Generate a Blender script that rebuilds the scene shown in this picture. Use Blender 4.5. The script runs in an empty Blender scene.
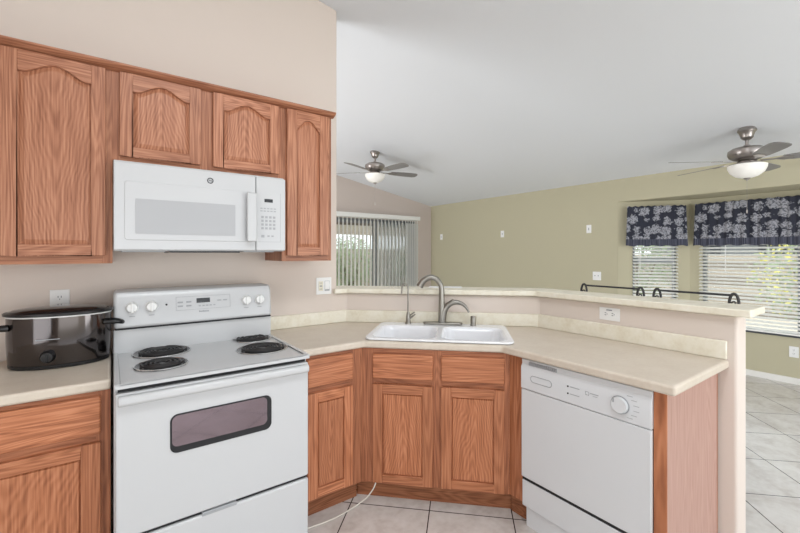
import bpy, bmesh, math, random
from mathutils import Vector, Matrix
random.seed(7)
PI = math.pi
S2 = math.sqrt(2)
scene = bpy.context.scene
C = scene.collection

# ---------------------------------------------------------------- camera, sky, lights
cam_d = bpy.data.cameras.new('camera')
cam_d.sensor_width = 36.0
cam_d.lens = 395.1 / 800 * 36.0
cam_d.shift_y = -13.6 / 800
cam_d.clip_start = 0.02
cam = bpy.data.objects.new('camera', cam_d)
C.objects.link(cam)
cam.location = (0, 0, 1.41)
cam.rotation_euler = (PI / 2, 0, math.radians(53.89 - 90))
scene.camera = cam

scene.view_settings.view_transform = 'Standard'
scene.view_settings.look = 'None'
scene.view_settings.gamma = 1
scene.view_settings.use_curve_mapping = False
scene.view_settings.exposure = 0.12

world = bpy.data.worlds.new('sky')
scene.world = world
world.use_nodes = True
wn = world.node_tree.nodes
bg = wn['Background']
bg.inputs[0].default_value = (0.92, 0.96, 1.0, 1)
bg.inputs[1].default_value = 1.6


def area(name, loc, target, sx, sy, power, col=(1, 1, 1)):
    l = bpy.data.lights.new(name, 'AREA')
    l.shape = 'RECTANGLE'
    l.size = sx
    l.size_y = sy
    l.energy = power
    l.color = col
    o = bpy.data.objects.new(name, l)
    C.objects.link(o)
    o.location = loc
    d = Vector(target) - Vector(loc)
    o.rotation_euler = d.to_track_quat('-Z', 'Y').to_euler()
    return o


# added area lamps out of view that brighten the rooms, all slightly cool
FILL_TINT = (0.92, 0.965, 1.0)
area('fill_front', (0.3, -2.55, 1.1), (0.6, 2.0, 1.2), 2.6, 1.6, 14, FILL_TINT)  # added fill behind the camera for the range wall
area('fill_dining', (3.6, -2.55, 1.3), (4.6, 2.5, 2.4), 2.0, 2.2, 56, FILL_TINT)  # added fill for the dining floor, green wall and ceiling
area('fill_left', (-2.15, -0.6, 1.15), (2.0, 0.6, 1.2), 2.6, 1.7, 33, FILL_TINT)  # added fill in front of the closed left wall
area('fill_living', (-2.0, 4.9, 1.0), (4.5, 4.0, 1.8), 2.4, 1.8, 130, FILL_TINT)  # added fill hidden behind the range wall, lifts the living room
area('fill_kitchen_top', (0.5, 0.2, 3.15), (0.6, 0.5, 0.0), 1.2, 0.6, 27, FILL_TINT)  # added overhead fill for counters, sink and floor; no fixture is built
sun_l = bpy.data.lights.new('sun', 'SUN')
sun_l.energy = 3.0
sun_l.angle = math.radians(20)
sun = bpy.data.objects.new('sun', sun_l)
C.objects.link(sun)
sun.rotation_euler = (math.radians(35), 0, math.radians(200))

# ---------------------------------------------------------------- materials
def lin(r, g, b):
    def f(c):
        c = c / 255
        return c / 12.92 if c <= 0.04045 else ((c + 0.055) / 1.055) ** 2.4
    return (f(r), f(g), f(b), 1)


def mat(name, col, rough=0.5, metal=0.0, spec=0.5):
    m = bpy.data.materials.new(name)
    m.use_nodes = True
    b = m.node_tree.nodes['Principled BSDF']
    b.inputs['Base Color'].default_value = col
    b.inputs['Roughness'].default_value = rough
    b.inputs['Metallic'].default_value = metal
    b.inputs['Specular IOR Level'].default_value = spec
    return m


def nd(m, typ, **kw):
    n = m.node_tree.nodes.new(typ)
    for k, v in kw.items():
        setattr(n, k, v)
    return n


def lk(m, a, b):
    m.node_tree.links.new(a, b)


def bsdf(m):
    return m.node_tree.nodes['Principled BSDF']


def ramp(m, fac, stops):
    r = nd(m, 'ShaderNodeValToRGB')
    el = r.color_ramp.elements
    while len(el) < len(stops):
        el.new(0.5)
    for e, (p, c) in zip(el, stops):
        e.position = p
        e.color = c
    lk(m, fac, r.inputs[0])
    return r.outputs[0]


def noise(m, vec, scale, detail=3, dist=0.0, rough=0.5):
    n = nd(m, 'ShaderNodeTexNoise')
    n.inputs['Scale'].default_value = scale
    n.inputs['Detail'].default_value = detail
    n.inputs['Distortion'].default_value = dist
    n.inputs['Roughness'].default_value = rough
    lk(m, vec, n.inputs['Vector'])
    return n.outputs[0]


def objco(m):
    return nd(m, 'ShaderNodeTexCoord').outputs['Object']


def mapping(m, vec, scale=(1, 1, 1), rot=(0, 0, 0), loc=(0, 0, 0)):
    n = nd(m, 'ShaderNodeMapping')
    n.inputs['Scale'].default_value = scale
    n.inputs['Rotation'].default_value = rot
    n.inputs['Location'].default_value = loc
    lk(m, vec, n.inputs['Vector'])
    return n.outputs[0]


def bump(m, h, strength=0.1, dist=0.01):
    n = nd(m, 'ShaderNodeBump')
    n.inputs['Strength'].default_value = strength
    n.inputs['Distance'].default_value = dist
    lk(m, h, n.inputs['Height'])
    lk(m, n.outputs[0], bsdf(m).inputs['Normal'])


def math_n(m, op, a, b=None):
    n = nd(m, 'ShaderNodeMath', operation=op)
    for i, v in enumerate((a, b)):
        if v is None:
            continue
        if isinstance(v, (int, float)):
            n.inputs[i].default_value = v
        else:
            lk(m, v, n.inputs[i])
    return n.outputs[0]


def paint(name, col, bs=0.12, sc=160):
    m = mat(name, col, 0.75, 0, 0.25)
    bump(m, noise(m, objco(m), sc, 2), bs, 0.004)
    return m


def oak(name, axis, light, mid, dark, rough=0.42, cathedral=False):
    """red oak: grain running along 'z' or 'x'"""
    m = mat(name, mid, rough, 0, 0.4)
    info = nd(m, 'ShaderNodeObjectInfo')
    off = nd(m, 'ShaderNodeVectorMath', operation='SCALE')
    off.inputs[0].default_value = (3.1, 1.7, 5.3)
    lk(m, info.outputs['Random'], off.inputs['Scale'])
    add = nd(m, 'ShaderNodeVectorMath', operation='ADD')
    lk(m, objco(m), add.inputs[0])
    lk(m, off.outputs[0], add.inputs[1])
    v = add.outputs[0]
    s_big = (9, 9, 0.8) if axis == 'z' else (0.8, 9, 9)
    s_fin = (170, 25, 4) if axis == 'z' else (4, 25, 170)
    big = noise(m, mapping(m, v, s_big), 1.0, 2, 0.3)
    rings = math_n(m, 'SINE', math_n(m, 'MULTIPLY', big, 120.0))
    rings = math_n(m, 'ADD', math_n(m, 'MULTIPLY', rings, 0.5), 0.5)
    fine = noise(m, mapping(m, v, s_fin), 1.0, 3)
    if cathedral:
        # nested plain-sawn arches centred on the panel; about half of the boards point the other way
        gs = nd(m, 'ShaderNodeSeparateXYZ')
        lk(m, nd(m, 'ShaderNodeTexCoord').outputs['Generated'], gs.inputs[0])
        cx = math_n(m, 'SUBTRACT', gs.outputs[0], 0.5)
        wob = math_n(m, 'MULTIPLY', math_n(m, 'SUBTRACT', noise(m, mapping(m, v, (7, 7, 4)), 1.0, 3), 0.5), 0.34)
        cx = math_n(m, 'ADD', cx, wob)
        r_ = math_n(m, 'SQRT', math_n(m, 'ADD', math_n(m, 'MULTIPLY', cx, cx), 0.003))
        sg = math_n(m, 'SUBTRACT', math_n(m, 'MULTIPLY', math_n(m, 'GREATER_THAN', info.outputs['Random'], 0.5), 2.0), 1.0)
        ph = math_n(m, 'ADD', math_n(m, 'MULTIPLY', math_n(m, 'MULTIPLY', gs.outputs[2], sg), 34.0), math_n(m, 'MULTIPLY', r_, 110.0))
        rings = math_n(m, 'ADD', math_n(m, 'MULTIPLY', math_n(m, 'SINE', ph), 0.5), 0.5)
        f = math_n(m, 'ADD', math_n(m, 'MULTIPLY', rings, 0.15), math_n(m, 'MULTIPLY', fine, 0.85))
    else:
        f = math_n(m, 'ADD', math_n(m, 'MULTIPLY', rings, 0.17), math_n(m, 'MULTIPLY', fine, 0.83))
    col = ramp(m, f, [(0.32, light), (0.5, mid), (0.7, dark)])
    # board to board tone
    hsv = nd(m, 'ShaderNodeHueSaturation')
    lk(m, col, hsv.inputs['Color'])
    val = math_n(m, 'ADD', math_n(m, 'MULTIPLY', info.outputs['Random'], 0.16), 0.92)
    lk(m, val, hsv.inputs['Value'])
    lk(m, hsv.outputs[0], bsdf(m).inputs['Base Color'])
    bump(m, fine, 0.06, 0.002)
    return m


UL, UM, UD = lin(193, 137, 106), lin(174, 117, 88), lin(143, 90, 64)
BL, BM, BD = lin(198, 133, 97), lin(180, 114, 78), lin(146, 87, 57)
M = {}
M['oak_v'] = oak('oak_upper_vertical', 'z', UL, UM, UD)
M['oak_h'] = oak('oak_upper_horizontal', 'x', UL, UM, UD)
M['boak_v'] = oak('oak_base_vertical', 'z', BL, BM, BD)
M['boak_h'] = oak('oak_base_horizontal', 'x', BL, BM, BD)
M['oak_p'] = oak('oak_upper_panel', 'z', UL, UM, UD, cathedral=True)
M['boak_p'] = oak('oak_base_panel', 'z', BL, BM, BD, cathedral=True)
M['bfr_v'] = oak('oak_base_frame_vertical', 'z', lin(184, 120, 86), lin(162, 102, 70), lin(132, 78, 52))
M['bfr_h'] = oak('oak_base_frame_horizontal', 'x', lin(184, 120, 86), lin(162, 102, 70), lin(132, 78, 52))
M['veneer'] = oak('oak_veneer_panel', 'z', lin(184, 149, 136), lin(177, 141, 128), lin(166, 129, 115), 0.55)
M['fr_v'] = oak('oak_frame_vertical', 'z', lin(182, 126, 94), lin(164, 108, 78), lin(136, 84, 58))
M['fr_h'] = oak('oak_frame_horizontal', 'x', lin(182, 126, 94), lin(164, 108, 78), lin(136, 84, 58))
M['cab_in'] = mat('cabinet_underside', lin(150, 105, 80), 0.6)
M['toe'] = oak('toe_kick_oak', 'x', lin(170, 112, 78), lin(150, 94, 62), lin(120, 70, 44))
M['beige'] = paint('beige_wall_paint', lin(221, 209, 199))
M['mauve'] = paint('living_wall_paint', lin(208, 196, 188))
M['green'] = paint('sage_green_wall_paint', lin(190, 184, 158))
M['ceil'] = paint('white_ceiling_paint', lin(231, 234, 238), 0.1, 90)
M['trimw'] = mat('white_trim_paint', lin(235, 233, 228), 0.45)
M['white'] = mat('white_appliance_enamel', lin(203, 204, 205), 0.22)
M['dwwhite'] = mat('dishwasher_white', lin(218, 220, 222), 0.3)
M['white_pl'] = mat('white_plastic', lin(238, 238, 236), 0.4)
M['ivory'] = mat('ivory_plastic', lin(228, 223, 204), 0.4)
M['grey_pl'] = mat('grey_print', lin(150, 152, 156), 0.5)
M['lgrey_pl'] = mat('light_grey_print', lin(164, 166, 169), 0.5)
M['dgrey'] = mat('dark_grey_plastic', lin(70, 72, 76), 0.45)
M['black'] = mat('black_plastic', lin(24, 24, 26), 0.3)
M['iron'] = mat('dark_wrought_iron', lin(66, 66, 68), 0.5, 0.3)
M['gap'] = mat('gap_shade_and_border', lin(40, 40, 42), 0.8)  # dark strips stand in for shade in appliance gaps; also the oven window border
M['coil'] = mat('black_coil_element', lin(44, 43, 44), 0.5)
M['drip'] = mat('dark_drip_pan', lin(88, 86, 86), 0.22, 0.6)
M['chrome'] = mat('chrome_ring', lin(205, 205, 205), 0.18, 1.0)
M['nickel'] = mat('brushed_nickel', lin(152, 149, 142), 0.33, 1.0)
M['fan_metal'] = mat('fan_brushed_nickel', lin(168, 162, 158), 0.32, 1.0)
M['blade'] = mat('fan_blade_grey', lin(140, 138, 136), 0.5)
M['lidglass'] = mat('smoked_lid_glass', lin(30, 28, 28), 0.06, 0, 0.6)
M['crock'] = mat('dark_polished_steel', lin(92, 88, 88), 0.09, 1.0)
M['display'] = mat('dark_display', lin(38, 40, 42), 0.2)
M['sinkw'] = mat('white_sink_enamel', lin(243, 244, 247), 0.16)
M['paper'] = mat('white_paper', lin(240, 240, 240), 0.7)
M['tube'] = mat('white_plastic_tube', lin(225, 220, 210), 0.4)
M['vane'] = mat('vertical_blind_vane', lin(248, 248, 246), 0.6)
m = M['vane']
tl = nd(m, 'ShaderNodeBsdfTranslucent')
tl.inputs[0].default_value = lin(226, 228, 224)
mxv = nd(m, 'ShaderNodeMixShader')
mxv.inputs[0].default_value = 0.25
lk(m, bsdf(m).outputs[0], mxv.inputs[1])
lk(m, tl.outputs[0], mxv.inputs[2])
lk(m, mxv.outputs[0], m.node_tree.nodes['Material Output'].inputs[0])
M['slat'] = mat('blind_slat_white', lin(240, 240, 236), 0.5)
M['alu'] = mat('window_frame_aluminium', lin(120, 124, 128), 0.45, 0.3)
M['stucco'] = paint('house_stucco', lin(196, 182, 164), 0.3, 40)
M['bluehouse'] = paint('grey_house_stucco', lin(140, 143, 146), 0.3, 40)
M['rooft'] = mat('roof_tile', lin(120, 105, 98), 0.8)
M['gravel'] = paint('gravel', lin(205, 195, 180), 0.4, 30)
M['beam'] = mat('patio_beam_paint', lin(120, 116, 110), 0.7)
M['leaf'] = mat('green_leaves', lin(146, 158, 126), 0.6)
M['leafy'] = mat('yellow_flowers', lin(214, 206, 116), 0.6)
M['bark'] = mat('bark', lin(96, 80, 66), 0.8)

# microwave / oven glass
M['mwglass'] = mat('microwave_window', lin(178, 179, 181), 0.28)
m = mat('oven_window_glass', lin(132, 117, 123), 0.05, 0.8, 0.9)
M['ovenglass'] = m

# frosted lamp bowl, lit
m = mat('frosted_lamp_glass', lin(240, 238, 232), 0.35)
bsdf(m).inputs['Emission Color'].default_value = (1, 0.97, 0.92, 1)
bsdf(m).inputs['Emission Strength'].default_value = 0.12
M['bowl'] = m

# window glass: mostly clear with a weak mirror
m = bpy.data.materials.new('clear_window_glass')
m.use_nodes = True
nt = m.node_tree
nt.nodes.clear()
out = nt.nodes.new('ShaderNodeOutputMaterial')
tr = nt.nodes.new('ShaderNodeBsdfTransparent')
tr.inputs[0].default_value = (0.93, 0.95, 0.94, 1)
gl = nt.nodes.new('ShaderNodeBsdfGlossy')
gl.inputs['Roughness'].default_value = 0.02
fr = nt.nodes.new('ShaderNodeFresnel')
fr.inputs[0].default_value = 1.05
mx = nt.nodes.new('ShaderNodeMixShader')
nt.links.new(fr.outputs[0], mx.inputs[0])
nt.links.new(tr.outputs[0], mx.inputs[1])
nt.links.new(gl.outputs[0], mx.inputs[2])
nt.links.new(mx.outputs[0], out.inputs[0])
M['glass'] = m
# insect screen
m = bpy.data.materials.new('insect_screen')
m.use_nodes = True
nt = m.node_tree
nt.nodes.clear()
out = nt.nodes.new('ShaderNodeOutputMaterial')
tr = nt.nodes.new('ShaderNodeBsdfTransparent')
df = nt.nodes.new('ShaderNodeBsdfDiffuse')
df.inputs[0].default_value = (0.72, 0.73, 0.72, 1)
mx = nt.nodes.new('ShaderNodeMixShader')
mx.inputs[0].default_value = 0.45
nt.links.new(tr.outputs[0], mx.inputs[1])
nt.links.new(df.outputs[0], mx.inputs[2])
nt.links.new(mx.outputs[0], out.inputs[0])
M['screen'] = m

# countertop laminate
m = mat('beige_laminate', lin(222, 206, 182), 0.38)
v = objco(m)
f = math_n(m, 'ADD', math_n(m, 'MULTIPLY', noise(m, v, 9, 4), 0.6), math_n(m, 'MULTIPLY', noise(m, v, 55, 3), 0.4))
lk(m, ramp(m, f, [(0.35, lin(207, 194, 178)), (0.5, lin(212, 200, 184)), (0.68, lin(217, 206, 191))]), bsdf(m).inputs['Base Color'])
M['lam'] = m
m = mat('mottled_cream_laminate', lin(222, 214, 190), 0.4)
v = objco(m)
f = math_n(m, 'ADD', math_n(m, 'MULTIPLY', noise(m, v, 14, 5), 0.7), math_n(m, 'MULTIPLY', noise(m, v, 60, 3), 0.3))
lk(m, ramp(m, f, [(0.36, lin(228, 220, 199)), (0.5, lin(236, 230, 212)), (0.66, lin(241, 236, 221))]), bsdf(m).inputs['Base Color'])
M['lam2'] = m

# ceramic floor tile laid at 45 degrees
m = mat('ceramic_floor_tile', lin(205, 200, 194), 0.24)
sep = nd(m, 'ShaderNodeSeparateXYZ')
lk(m, objco(m), sep.inputs[0])
X, Y = sep.outputs[0], sep.outputs[1]
nco = math_n(m, 'SUBTRACT', math_n(m, 'MULTIPLY', math_n(m, 'ADD', X, Y), 1 / S2), 2.161 - 0.443 * 20)
mco = math_n(m, 'SUBTRACT', math_n(m, 'MULTIPLY', math_n(m, 'SUBTRACT', X, Y), 1 / S2), 0.268 - 0.443 * 20)
cmb = nd(m, 'ShaderNodeCombineXYZ')
lk(m, mco, cmb.inputs[0])
lk(m, nco, cmb.inputs[1])
br = nd(m, 'ShaderNodeTexBrick')
br.offset = 0
br.squash = 1
br.inputs['Scale'].default_value = 1.0
br.inputs['Brick Width'].default_value = 0.443
br.inputs['Row Height'].default_value = 0.443
br.inputs['Mortar Size'].default_value = 0.0034
br.inputs['Mortar Smooth'].default_value = 0.2
br.inputs['Color1'].default_value = (1, 1, 1, 1)
br.inputs['Color2'].default_value = (0.93, 0.93, 0.93, 1)
br.inputs['Mortar'].default_value = (1, 1, 1, 1)
lk(m, cmb.outputs[0], br.inputs['Vector'])
cloud = math_n(m, 'ADD', math_n(m, 'MULTIPLY', noise(m, objco(m), 5, 5, 0.8), 0.7), math_n(m, 'MULTIPLY', noise(m, objco(m), 30, 3), 0.3))
base = ramp(m, cloud, [(0.35, lin(200, 192, 186)), (0.52, lin(218, 213, 208)), (0.7, lin(230, 226, 222))])
mul = nd(m, 'ShaderNodeMixRGB', blend_type='MULTIPLY')
mul.inputs[0].default_value = 1
lk(m, base, mul.inputs[1])
lk(m, br.outputs['Color'], mul.inputs[2])
mxc = nd(m, 'ShaderNodeMixRGB')
lk(m, br.outputs['Fac'], mxc.inputs[0])
lk(m, mul.outputs[0], mxc.inputs[1])
mxc.inputs[2].default_value = lin(66, 56, 52)
lk(m, mxc.outputs[0], bsdf(m).inputs['Base Color'])
M['tile'] = m

# block fence
m = mat('block_wall', lin(190, 178, 164), 0.9)
br = nd(m, 'ShaderNodeTexBrick')
br.inputs['Scale'].default_value = 1.0
br.inputs['Brick Width'].default_value = 0.4
br.inputs['Row Height'].default_value = 0.2
br.inputs['Mortar Size'].default_value = 0.006
br.inputs['Color1'].default_value = lin(196, 184, 170)
br.inputs['Color2'].default_value = lin(184, 172, 158)
br.inputs['Mortar'].default_value = lin(150, 140, 130)
lk(m, mapping(m, objco(m), rot=(PI / 2, 0, 0)), br.inputs['Vector'])
lk(m, br.outputs['Color'], bsdf(m).inputs['Base Color'])
M['block'] = m

# damask valance fabric (local x along the width, z up from the hem)
m = mat('navy_damask_fabric', lin(50, 52, 62), 0.9, 0, 0.1)
v = objco(m)
nz = nd(m, 'ShaderNodeTexNoise')
nz.inputs['Scale'].default_value = 26
nz.inputs['Detail'].default_value = 3
lk(m, v, nz.inputs['Vector'])
wob = nd(m, 'ShaderNodeVectorMath', operation='MULTIPLY_ADD')
lk(m, nz.outputs['Color'], wob.inputs[0])
wob.inputs[1].default_value = (0.12, 0, 0.12)
lk(m, mapping(m, v, (1, 0, 1)), wob.inputs[2])
vo = nd(m, 'ShaderNodeTexVoronoi')
vo.feature = 'F1'
vo.inputs['Scale'].default_value = 8.2
vo.inputs['Randomness'].default_value = 0.45
lk(m, wob.outputs[0], vo.inputs['Vector'])
blob = ramp(m, vo.outputs['Distance'], [(0.46, (1, 1, 1, 1)), (0.52, (0, 0, 0, 1))])
vein = ramp(m, noise(m, v, 60, 2), [(0.42, (0.3, 0.3, 0.3, 1)), (0.52, (1, 1, 1, 1))])
pm = nd(m, 'ShaderNodeMixRGB', blend_type='MULTIPLY')
pm.inputs[0].default_value = 1
lk(m, blob, pm.inputs[1])
lk(m, vein, pm.inputs[2])
sp = nd(m, 'ShaderNodeSeparateXYZ')
lk(m, v, sp.inputs[0])
band = math_n(m, 'GREATER_THAN', sp.outputs[2], 0.085)
pf = math_n(m, 'MULTIPLY', pm.outputs[0], band)
c1 = nd(m, 'ShaderNodeMixRGB')
lk(m, pf, c1.inputs[0])
stripe = ramp(m, noise(m, mapping(m, v, (120, 1, 1)), 1.0, 1), [(0.4, lin(56, 58, 70)), (0.65, lin(104, 106, 120))])
c0 = nd(m, 'ShaderNodeMixRGB')
lk(m, band, c0.inputs[0])
lk(m, stripe, c0.inputs[1])
c0.inputs[2].default_value = lin(56, 58, 68)
lk(m, c0.outputs[0], c1.inputs[1])
c1.inputs[2].default_value = lin(160, 161, 168)
lk(m, c1.outputs[0], bsdf(m).inputs['Base Color'])
M['damask'] = m

# ---------------------------------------------------------------- mesh helpers
def face(bm, vs, mi=0):
    try:
        f = bm.faces.new(vs)
        f.material_index = mi
        return f
    except ValueError:
        return None


def box(bm, x0, x1, y0, y1, z0, z1, mi=0):
    v = [bm.verts.new(p) for p in ((x0, y0, z0), (x1, y0, z0), (x1, y1, z0), (x0, y1, z0), (x0, y0, z1), (x1, y0, z1), (x1, y1, z1), (x0, y1, z1))]
    for q in ((0, 3, 2, 1), (4, 5, 6, 7), (0, 1, 5, 4), (1, 2, 6, 5), (2, 3, 7, 6), (3, 0, 4, 7)):
        face(bm, [v[i] for i in q], mi)


def prism(bm, poly, a0, a1, axis='z', mi=0):
    """polygon of (p, q) extruded along axis; z: (x,y), y: (x,z), x: (y,z)"""
    def P(p, a):
        return {'z': (p[0], p[1], a), 'y': (p[0], a, p[1]), 'x': (a, p[0], p[1])}[axis]
    A = [bm.verts.new(P(p, a0)) for p in poly]
    B = [bm.verts.new(P(p, a1)) for p in poly]
    face(bm, A[::-1], mi)
    face(bm, B, mi)
    n = len(poly)
    for i in range(n):
        j = (i + 1) % n
        face(bm, (A[i], A[j], B[j], B[i]), mi)


def plate(bm, outer, holes, z0, z1, mi=0):
    """flat slab with holes, polygons in x,y"""
    loops = [outer] + holes
    for z in (z0, z1):
        edges = []
        for L in loops:
            vs = [bm.verts.new((p[0], p[1], z)) for p in L]
            for i in range(len(vs)):
                edges.append(bm.edges.new((vs[i], vs[(i + 1) % len(vs)])))
        r = bmesh.ops.triangle_fill(bm, edges=edges, use_beauty=True, use_dissolve=False)
        for g in r['geom']:
            if isinstance(g, bmesh.types.BMFace):
                g.material_index = mi
    for L in loops:
        for i in range(len(L)):
            p, q = L[i], L[(i + 1) % len(L)]
            face(bm, [bm.verts.new((p[0], p[1], z0)), bm.verts.new((q[0], q[1], z0)), bm.verts.new((q[0], q[1], z1)), bm.verts.new((p[0], p[1], z1))], mi)
    bmesh.ops.remove_doubles(bm, verts=bm.verts, dist=1e-5)


def tube(bm, path, r, seg=10, mi=0, closed=False, caps=True):
    path = [Vector(p) for p in path]
    n = len(path)
    rr = r if isinstance(r, (list, tuple)) else [r] * n
    rings = []
    up = None
    for i in range(n):
        if closed:
            t = path[(i + 1) % n] - path[i - 1]
        else:
            t = path[min(i + 1, n - 1)] - path[max(i - 1, 0)]
        t.normalize()
        if up is None:
            up = t.orthogonal().normalized()
        else:
            up = (up - t * up.dot(t))
            if up.length < 1e-6:
                up = t.orthogonal()
            up.normalize()
        w = t.cross(up)
        rings.append([bm.verts.new(path[i] + (up * math.cos(2 * PI * k / seg) + w * math.sin(2 * PI * k / seg)) * rr[i]) for k in range(seg)])
    for i in range(n if closed else n - 1):
        a, b = rings[i], rings[(i + 1) % n]
        for k in range(seg):
            face(bm, (a[k], a[(k + 1) % seg], b[(k + 1) % seg], b[k]), mi)
    if caps and not closed:
        face(bm, rings[0][::-1], mi)
        face(bm, rings[-1], mi)


def lathe(bm, prof, c=(0, 0, 0), seg=28, mi=0, sx=1.0, sy=1.0, axis='z'):
    """prof: (r, h) pairs; revolved about axis through c"""
    rings = []
    for r, h in prof:
        ring = []
        for k in range(seg):
            a = 2 * PI * k / seg
            u, w = r * math.cos(a) * sx, r * math.sin(a) * sy
            p = {'z': (u, w, h), 'y': (u, h, w), 'x': (h, u, w)}[axis]
            ring.append(bm.verts.new((c[0] + p[0], c[1] + p[1], c[2] + p[2])))
        rings.append(ring)
    for i in range(len(rings) - 1):
        for k in range(seg):
            face(bm, (rings[i][k], rings[i][(k + 1) % seg], rings[i + 1][(k + 1) % seg], rings[i + 1][k]), mi)
    face(bm, rings[0][::-1], mi)
    face(bm, rings[-1], mi)


def rrect(x0, x1, y0, y1, r, n=5):
    pts = []
    for cx, cy, a0 in ((x1 - r, y0 + r, -PI / 2), (x1 - r, y1 - r, 0), (x0 + r, y1 - r, PI / 2), (x0 + r, y0 + r, PI)):
        for k in range(n + 1):
            a = a0 + PI / 2 * k / n
            pts.append((cx + r * math.cos(a), cy + r * math.sin(a)))
    return pts


def obj(name, bm, mats, parent=None, bevel=0.0, seg=2, label=None, kind=None, smooth=35):
    bmesh.ops.remove_doubles(bm, verts=bm.verts, dist=1e-6)
    bmesh.ops.recalc_face_normals(bm, faces=bm.faces)
    me = bpy.data.meshes.new(name)
    bm.to_mesh(me)
    bm.free()
    if not isinstance(mats, (list, tuple)):
        mats = [mats]
    for x in mats:
        me.materials.append(M[x] if isinstance(x, str) else x)
    for p in me.polygons:
        p.use_smooth = True
    me.set_sharp_from_angle(angle=math.radians(smooth))
    o = bpy.data.objects.new(name, me)
    C.objects.link(o)
    if parent:
        o.parent = parent
    if bevel:
        b = o.modifiers.new('bevel', 'BEVEL')
        b.width = bevel
        b.segments = seg
        b.limit_method = 'ANGLE'
        b.angle_limit = math.radians(40)
        b.harden_normals = False
    if label:
        o['label'] = label
    if kind:
        o['kind'] = kind
    return o


def tag(o, label, cat, group=None):
    o['label'] = label
    o['category'] = cat
    if group:
        o['group'] = group
    return o


def thing(name, label, cat, loc=(0, 0, 0), rz=0, group=None):
    o = bpy.data.objects.new(name, None)
    o.empty_display_size = 0.05
    C.objects.link(o)
    o.location = loc
    o.rotation_euler = (0, 0, rz)
    return tag(o, label, cat, group)


def dup(root, loc, rz, label):
    r = root.copy()
    C.objects.link(r)
    r.location = loc
    r.rotation_euler = (0, 0, rz)
    r['label'] = label
    for ch in list(root.children):
        c = ch.copy()
        C.objects.link(c)
        c.parent = r
        for g in list(ch.children):
            d = g.copy()
            C.objects.link(d)
            d.parent = c
    return r


def nb():
    return bmesh.new()


def bx(name, dims, mats, parent=None, bevel=0.0, **kw):
    bm = nb()
    box(bm, *dims)
    return obj(name, bm, mats, parent, bevel, **kw)


# ---------------------------------------------------------------- the room
XG, XC = 5.45, 5.94            # green wall, bay window wall
YR, YS = 2.565, 6.36           # range wall, slider wall
X0, Y0 = -2.4, -2.8


def zc(x):
    return 2.391 + 0.1845 * (XG - x)


bm = nb()
prism(bm, [(X0 - .12, Y0 - .12), (XC + .12, Y0 - .12), (XC + .12, YS + .12), (X0 - .12, YS + .12)], -0.1, 0.0)
obj('floor', bm, 'tile', kind='structure')

bm = nb()
prism(bm, [(X0 - .12, zc(X0 - .12)), (XG + .14, zc(XG + .14)), (XG + .14, zc(XG + .14) + .12), (X0 - .12, zc(X0 - .12) + .12)], Y0 - .12, YS + .12, 'y')
obj('ceiling', bm, 'ceil', kind='structure')

# range wall with its free end at x = 1.31
bm = nb()
prism(bm, [(X0, 0), (1.31, 0), (1.31, zc(1.31)), (X0, zc(X0))], YR, YR + .14, 'y')
obj('wall_range', bm, 'beige', kind='structure', bevel=0.012, seg=3)

# half wall under the bar
bm = nb()
prism(bm, [(1.25, YR - .0006), (1.38, YR - .0006), (2.335, 1.61), (2.335, .555), (2.475, .555), (2.475, 1.668), (1.438, YR + .14), (1.25, YR + .14)], 0, 1.117)
obj('wall_half', bm, 'beige', kind='structure', bevel=0.014, seg=3)

# slider wall
SX0, SX1, SZ = 2.95, 5.03, 2.05
bm = nb()
prism(bm, [(X0, 0), (SX0, 0), (SX0, SZ), (SX1, SZ), (SX1, 0), (XG + .1, 0), (XG + .1, zc(XG + .1)), (X0, zc(X0))], YS, YS + .14, 'y')
obj('wall_far', bm, 'mauve', kind='structure')

# green wall with bay opening
BY1, BC1, BC0, BY0, BZ = 2.54, 1.886, -0.114, -0.768, 2.086
bm = nb()
prism(bm, [(Y0, 0), (BY0, 0), (BY0, BZ), (BY1, BZ), (BY1, 0), (YS + .1, 0), (YS + .1, zc(XG) + .04), (Y0, zc(XG) + .04)], XG, XG + .14, 'x')
obj('wall_right', bm, 'green', kind='structure', bevel=0.012, seg=3)

bm = nb()
prism(bm, [(XG + .13, BY1), (XC + .1, BC1 + .1), (XC + .1, BC0 - .1), (XG + .13, BY0)], BZ, BZ + .1)
obj('ceiling_bay', bm, 'green', kind='structure')

AL = math.hypot(XC - XG, BY1 - BC1)
AANG = math.atan2(BC1 - BY1, XC - XG)          # direction of the angled bay wall


def bay_side(name, loc, rz, o0, o1, flip):
    """local x along the wall, y outwards"""
    bm = nb()
    y0, y1 = (0, .1) if not flip else (-.1, 0)
    box(bm, 0, o0, y0, y1, 0, BZ)
    box(bm, o1, AL, y0, y1, 0, BZ)
    box(bm, o0, o1, y0, y1, 0, .53)
    box(bm, o0, o1, y0, y1, 2.0, BZ)
    o = obj(name, bm, 'green', kind='structure')
    o.location = loc
    o.rotation_euler = (0, 0, rz)
    return o


bay_side('wall_bay_left', (XG, BY1, 0), AANG, .17, .675, False)
bay_side('wall_bay_right', (XG, BY0, 0), -AANG, .14, .64, True)
CW1, CW0 = 1.76, 0.01
bm = nb()
box(bm, XC, XC + .1, CW1, BC1, 0, BZ)
box(bm, XC, XC + .1, BC0, CW0, 0, BZ)
box(bm, XC, XC + .1, CW0, CW1, 0, .515)
box(bm, XC, XC + .1, CW0, CW1, 2.0, BZ)
obj('wall_bay_center', bm, 'green', kind='structure')

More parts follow.
